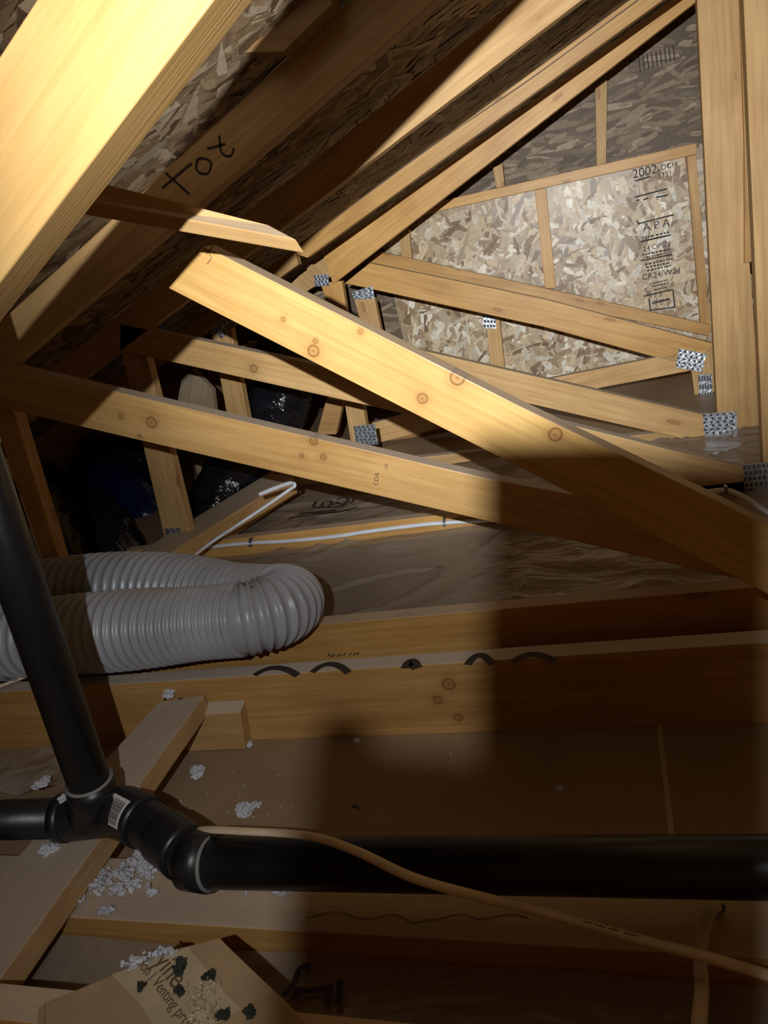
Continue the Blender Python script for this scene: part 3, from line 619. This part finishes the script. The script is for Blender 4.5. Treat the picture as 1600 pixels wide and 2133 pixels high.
# ================================================================== CABLES
def cable(px, r, mat, label, flat=.55, n=14):
    P = catmull(px, n); o = tube('electrical_cable', P, r, M[mat], None, seg=14, flat=flat); return tag(o, label, 'cable')
zc = ZP+R+.005
c1 = cable([PZ(300, 1752, z(-.76)), PZ(380, 1738, z(-.70)), PZ(420, 1729, zc-.012), PZ(500, 1731, zc), PZ(640, 1741, zc+.003), PZ(740, 1772, zc), PZ(860, 1828, z(-.638)), PZ(1000, 1868, z(-.652)), PZ(1150, 1905, z(-.675)), PZ(1350, 1962, z(-.685)), PZ(1460, 1990, z(-.68)), PZ(1620, 2038, z(-.68))], .0062, 'cable_cream', 'cream flat cable lying over the black pipe and trailing to the lower right', .6)
st2 = stroke('printed_text', [[(1215, 1921), (1232, 1925)], [(1238, 1927), (1262, 1934)], [(1268, 1936), (1290, 1941)], [(1300, 1945), (1330, 1952)]], lambda x, y: PZ(x, y-1, z(-.672)), .0012, M['ink'], c1, nrm=Vector((0, 0, 1)))
cable([PZ(1494, 1890, z(-.75)), PZ(1484, 1893, z(-.725)), PZ(1468, 1925, z(-.72)), PZ(1459, 2000, z(-.73)), PZ(1462, 2060, z(-.70)), PZ(1452, 2180, z(-.64))], .0068, 'cable_cream', 'cream cable rising from a drilled hole and hanging to the bottom edge', .7)
stroke('water_stain', [[(1150/2+500, 1945-40), (1100, 1912), (1060, 1905), (1000, 1915), (960, 1905), (900, 1918)], [(640, 1912), (700, 1900), (760, 1915), (820, 1905), (860, 1922), (900, 1915)]], lambda x, y: PZ(x, y, z(-.7448)), .0013, M['ink_soft'], j0, nrm=Vector((0, 0, 1)))
hl = deck('drilled_hole', [(1472, 1890), (1478, 1900), (1495, 1903), (1510, 1897), (1512, 1887), (1498, 1881), (1480, 1883)], z(-.7445), .0005, M['ink'], j0, bev=0)
c3 = cable([PY(430, 1140, Y2-.008), PY(520, 1131, Y2-.008), PY(600, 1127, Y2-.008), PY(700, 1117, Y2-.008), PY(760, 1108, Y2-.008), PY(860, 1095, Y2-.008), PY(925, 1089, Y2-.008), PY(1100, 1078, Y2-.008), PY(1300, 1062, Y2-.008)], .0075, 'cable', 'white cable stapled along the front of the far joist', .9)
for x, y in ((521, 1131), (925, 1089)):
    prism('staple', [PY(x-3, y+8, Y2-.015), PY(x+3, y+8, Y2-.015), PY(x+3, y-8, Y2-.015), PY(x-3, y-8, Y2-.015)], Vector((0, .015, 0)), M['steel'], c3, bev=0)
cable([PY(345, 1200, 1.5), PY(395, 1165, 1.75), PY(440, 1130, 1.85), PY(500, 1090, 1.9), PY(560, 1050, 1.95), PY(600, 1022, 1.97), PY(614, 1012, 1.97), PY(606, 1006, 1.985), PY(575, 1016, 2.0), PY(540, 1030, 2.0)], .0065, 'cable', 'white cable looping up beside the slanting board toward the stapled run', .8)
c5 = cable([PY(1440, 1030, 1.7), PY(1480, 1024, 1.72), PY(1515, 1022, 1.72), PY(1550, 1036, 1.7), PY(1590, 1062, 1.68), PY(1660, 1100, 1.66)], .0075, 'cable', 'white cable clipped above the right end of the knotty plank', .8)
prism('staple', [PY(1510, 1030, 1.71), PY(1516, 1030, 1.71), PY(1516, 1014, 1.71), PY(1510, 1014, 1.71)], Vector((0, .015, 0)), M['steel'], c5, bev=0)
cable([PZ(-40, 1450, z(-.66)), PZ(0, 1430, z(-.66)), PZ(45, 1412, z(-.66)), PZ(75, 1395, z(-.66))], .005, 'cable_cream', 'cream cable end under the ribbed duct at the left edge', .8)
# ================================================================== CARDBOARD
ZC = z(-.632)
cb = empty('cardboard_box', PZ(330, 2080, 0.0), 'flattened cardboard carton with a strip of dirty printed tape in the bottom left', 'cardboard')
deck('box_panel', [(95, 2088), (230, 2032), (330, 1986), (458, 1953), (472, 1968), (522, 2016), (600, 2090), (700, 2200), (560, 2320), (80, 2300)], ZC, .005, M['card'], cb, bev=.001)
deck('box_flap', [(95, 2088), (80, 2300), (60, 2300), (80, 2100)], ZC-.001, .03, M['card'], cb, bev=0)
tpz = ZC+.0008
tape = deck('packing_tape', [(232, 2030), (392, 1972), (455, 2052), (500, 2100), (420, 2150), (330, 2150), (290, 2090)], tpz, .0006, M['tape'], cb, bev=0)
def ct(s, a, b, size): return text('printed_text', s, PZ(*a, tpz+.0003), PZ(*b, tpz+.0003), Vector((0, 0, 1)), size, M['ink_soft'], tape, .0002)
ct('yine', (318, 2006), (376, 2080), .030); ct('ion | Venting produ', (288, 2012), (350, 2095), .0155)
for k, (x, y, r) in enumerate(((375, 2022, .0075), (294, 2056, .006), (437, 2038, .0055), (374, 2066, .005), (462, 2118, .0065), (518, 2110, .006))):
    blob('dark_clump', PZ(x, y, tpz), r, M['mould'], ['blackish clump on the tape, above the letters', 'bluish black clump at the left of the tape', 'dark clump near the right edge of the tape', 'small dark clump at the end of the printed word', 'dark clump at the bottom edge of the tape', 'round dark clump on bare cardboard, right of the tape'][k], 'debris', 'dark clumps on the cardboard', seed=30+k, n=4, flat=.8)
def crumbs(name, cls, n, Z, s0, s1, mat, label, cat, seed, lift=.006):
    q = random.Random(seed); org = PZ(cls[0][0], cls[0][1], Z); bm = bmesh.new()
    for k in range(n):
        cx, cy_, sx, sy = cls[int(q.random()**1.3*len(cls))]; p = PZ(cx+q.gauss(0, sx), cy_+q.gauss(0, sy), Z); s = q.uniform(s0, s1)
        bb_ = bmesh.ops.create_icosphere(bm, subdivisions=1, radius=s, matrix=Matrix.Translation(p-org+Vector((0, 0, s*.6+q.random()**2*lift))) @ Matrix.Diagonal((1, q.uniform(.4, 1), q.uniform(.3, .8), 1)))
        for v in bb_['verts']: v.co += Vector((q.uniform(-1, 1), q.uniform(-1, 1), q.uniform(-1, 1)))*s*.4
    me = bpy.data.meshes.new(name); bm.to_mesh(me); bm.free()
    return tag(link(name, me, mat, None, Matrix.Translation(org)), label, cat, None, 'stuff')
crumbs('insulation_dust', [(300, 2002, 18, 3), (330, 1990, 12, 3), (275, 2012, 10, 4), (350, 1984, 8, 3)], 110, tpz, .001, .0035, M['fluff'], 'white fluff along the top edge of the tape', 'insulation', 50, .003)
crumbs('tape_dirt', [(425, 2095, 16, 14), (438, 2062, 12, 8), (420, 2120, 14, 10), (410, 2085, 8, 16)], 110, tpz, .0012, .004, M['tape'], 'pale crumbly dirt on the lower end of the tape', 'debris', 51, .002)
# ================================================================== INSULATION CRUMBS
j1top = ZJ1
for k, (x, y, Z, r, lb) in enumerate((
    (352, 1450, ZB, .013, 'white tuft on the top end of the diagonal board'),
    (413, 1609, 0, .015, 'white tuft on the ceiling board below the pale block'),
    (512, 1692, 0, .016, 'white tuft on the ceiling board left of the cable end'),
    (515, 1552, 0, .010, 'white tuft at the lower right corner of the pale block'),
    (275, 1652, ZB, .009, 'white tuft on the diagonal board just above the barcode fitting'),
    (104, 1772, ZB, .010, 'white tuft on the diagonal board below the left pipe'),
    (92, 1630, .07, .014, 'white tuft on the grey plastic sheet left of the riser'),
    (135, 1666, ZP+.036, .008, 'white tuft stuck on the fitting at the foot of the riser'),
    (742, 1543, 0, .007, 'small curled scrap under the tall joist at centre'),
    (1165, 1642, 0, .006, 'tiny crumb in the shaded ceiling board right of centre'),
    (203, 1568, ZP+.2, .005, 'tiny fluff clinging to the riser'))):
    if k == 10: continue
    blob('insulation_tuft', PZ(x, y, Z), r, M['fluff'], lb, 'insulation', 'white insulation tufts', seed=k, n=6, flat=.7)
wr = stroke('wire_scrap', [[(733, 1681), (742, 1679), (748, 1685)]], lambda x, y: PZ(x, y, .001), .0035, M['ink'], None, nrm=Vector((0, 0, 1))); tag(wr, 'short black bent scrap on the ceiling board above the pipe', 'debris')
# the big scatter below the fitting
q = random.Random(12)
crumbs('loose_insulation', [(300, 1805, 12, 7), (265, 1818, 12, 8), (168, 1848, 10, 8), (215, 1828, 10, 7), (290, 1790, 8, 6), (250, 1858, 12, 6), (205, 1850, 10, 7), (140, 1888, 10, 6), (222, 1903, 8, 4), (310, 1825, 8, 6), (280, 1845, 10, 5), (160, 1870, 12, 6), (320, 1862, 5, 3), (230, 1840, 25, 20), (590, 1858, 10, 5), (500, 1845, 25, 8)], 560, z(-.744), .0012, .0055, M['fluff'], 'scatter of white blown insulation crumbs below the barcode fitting', 'insulation', 12, .007)
# fine dust specks on the ceiling board
bm = bmesh.new()
for k in range(70):
    p = PZ(q.uniform(350, 1000), q.uniform(1560, 1735), .001); s = q.uniform(.0006, .0016); bmesh.ops.create_icosphere(bm, subdivisions=1, radius=s, matrix=Matrix.Translation(p))
me = bpy.data.meshes.new('dust_specks'); bm.to_mesh(me); bm.free(); tag(link('dust_specks', me, M['fluff'], None), 'fine white specks sprinkled on the ceiling board', 'dust', None, 'stuff')
# ================================================================== NAILS
nm = None
for k, (x, y) in enumerate(((740, 250), (770, 228), (800, 205), (705, 290), (680, 320), (860, 150), (905, 120), (1120, 70), (1075, 100), (1020, 155), (850, 285), (780, 330), (735, 365), (700, 400))):
    X0 = ray(x, y); tt = (roofZ(0)-H)/(X0.z-.34*X0.x); p = X0*tt+Vector((0, 0, H))
    if nm is None:
        nm = tube('roofing_nail', [p, p+Vector((.009, -.006, -.026)), p+Vector((.010, -.007, -.030))], lambda s, i: (.0016, .0015, .0002)[i], M['steel'], None, seg=8); o = nm; p00 = p
    else:
        o = nm.copy(); C.objects.link(o); o.matrix_world = Matrix.Translation(p)
    tag(o, 'steel nail point poking down through the flake board roof between rafters', 'nail', 'nails through the roof')
# ================================================================== unseen SHADOW BLOCKER, added for the shade that a held phone casts lower right
def cp(x, y, zz): return RX*x+RU*y+RF*zz+Vector((0, 0, H))
tl, tr = cp(-.0656, .074, -.03), cp(-.0235, .074, -.03); dn = -RU
kk = (tl.z-.0)/RU.z*.97
sk = prism('shadow_blocker', [tl+dn*kk, tr+dn*kk, tr, tl], -RF*.019, M['pine'])
prism('blocker_step', [cp(-.094, -.16, -.03), cp(-.0656, -.16, -.03), cp(-.0656, .021, -.03), cp(-.083, .023, -.03), cp(-.0845, .028, -.03), cp(-.092, .029, -.03), cp(-.094, .025, -.03)], -RF*.019, M['pine'], sk)  # added side step, outlined to shape the left bulge of that shadow
tag(sk, 'added unseen lath behind the viewpoint, casting the shadow at lower right', 'shadow blocker')
for o in S.objects:
    if '_mw' in o.keys(): del o['_mw']
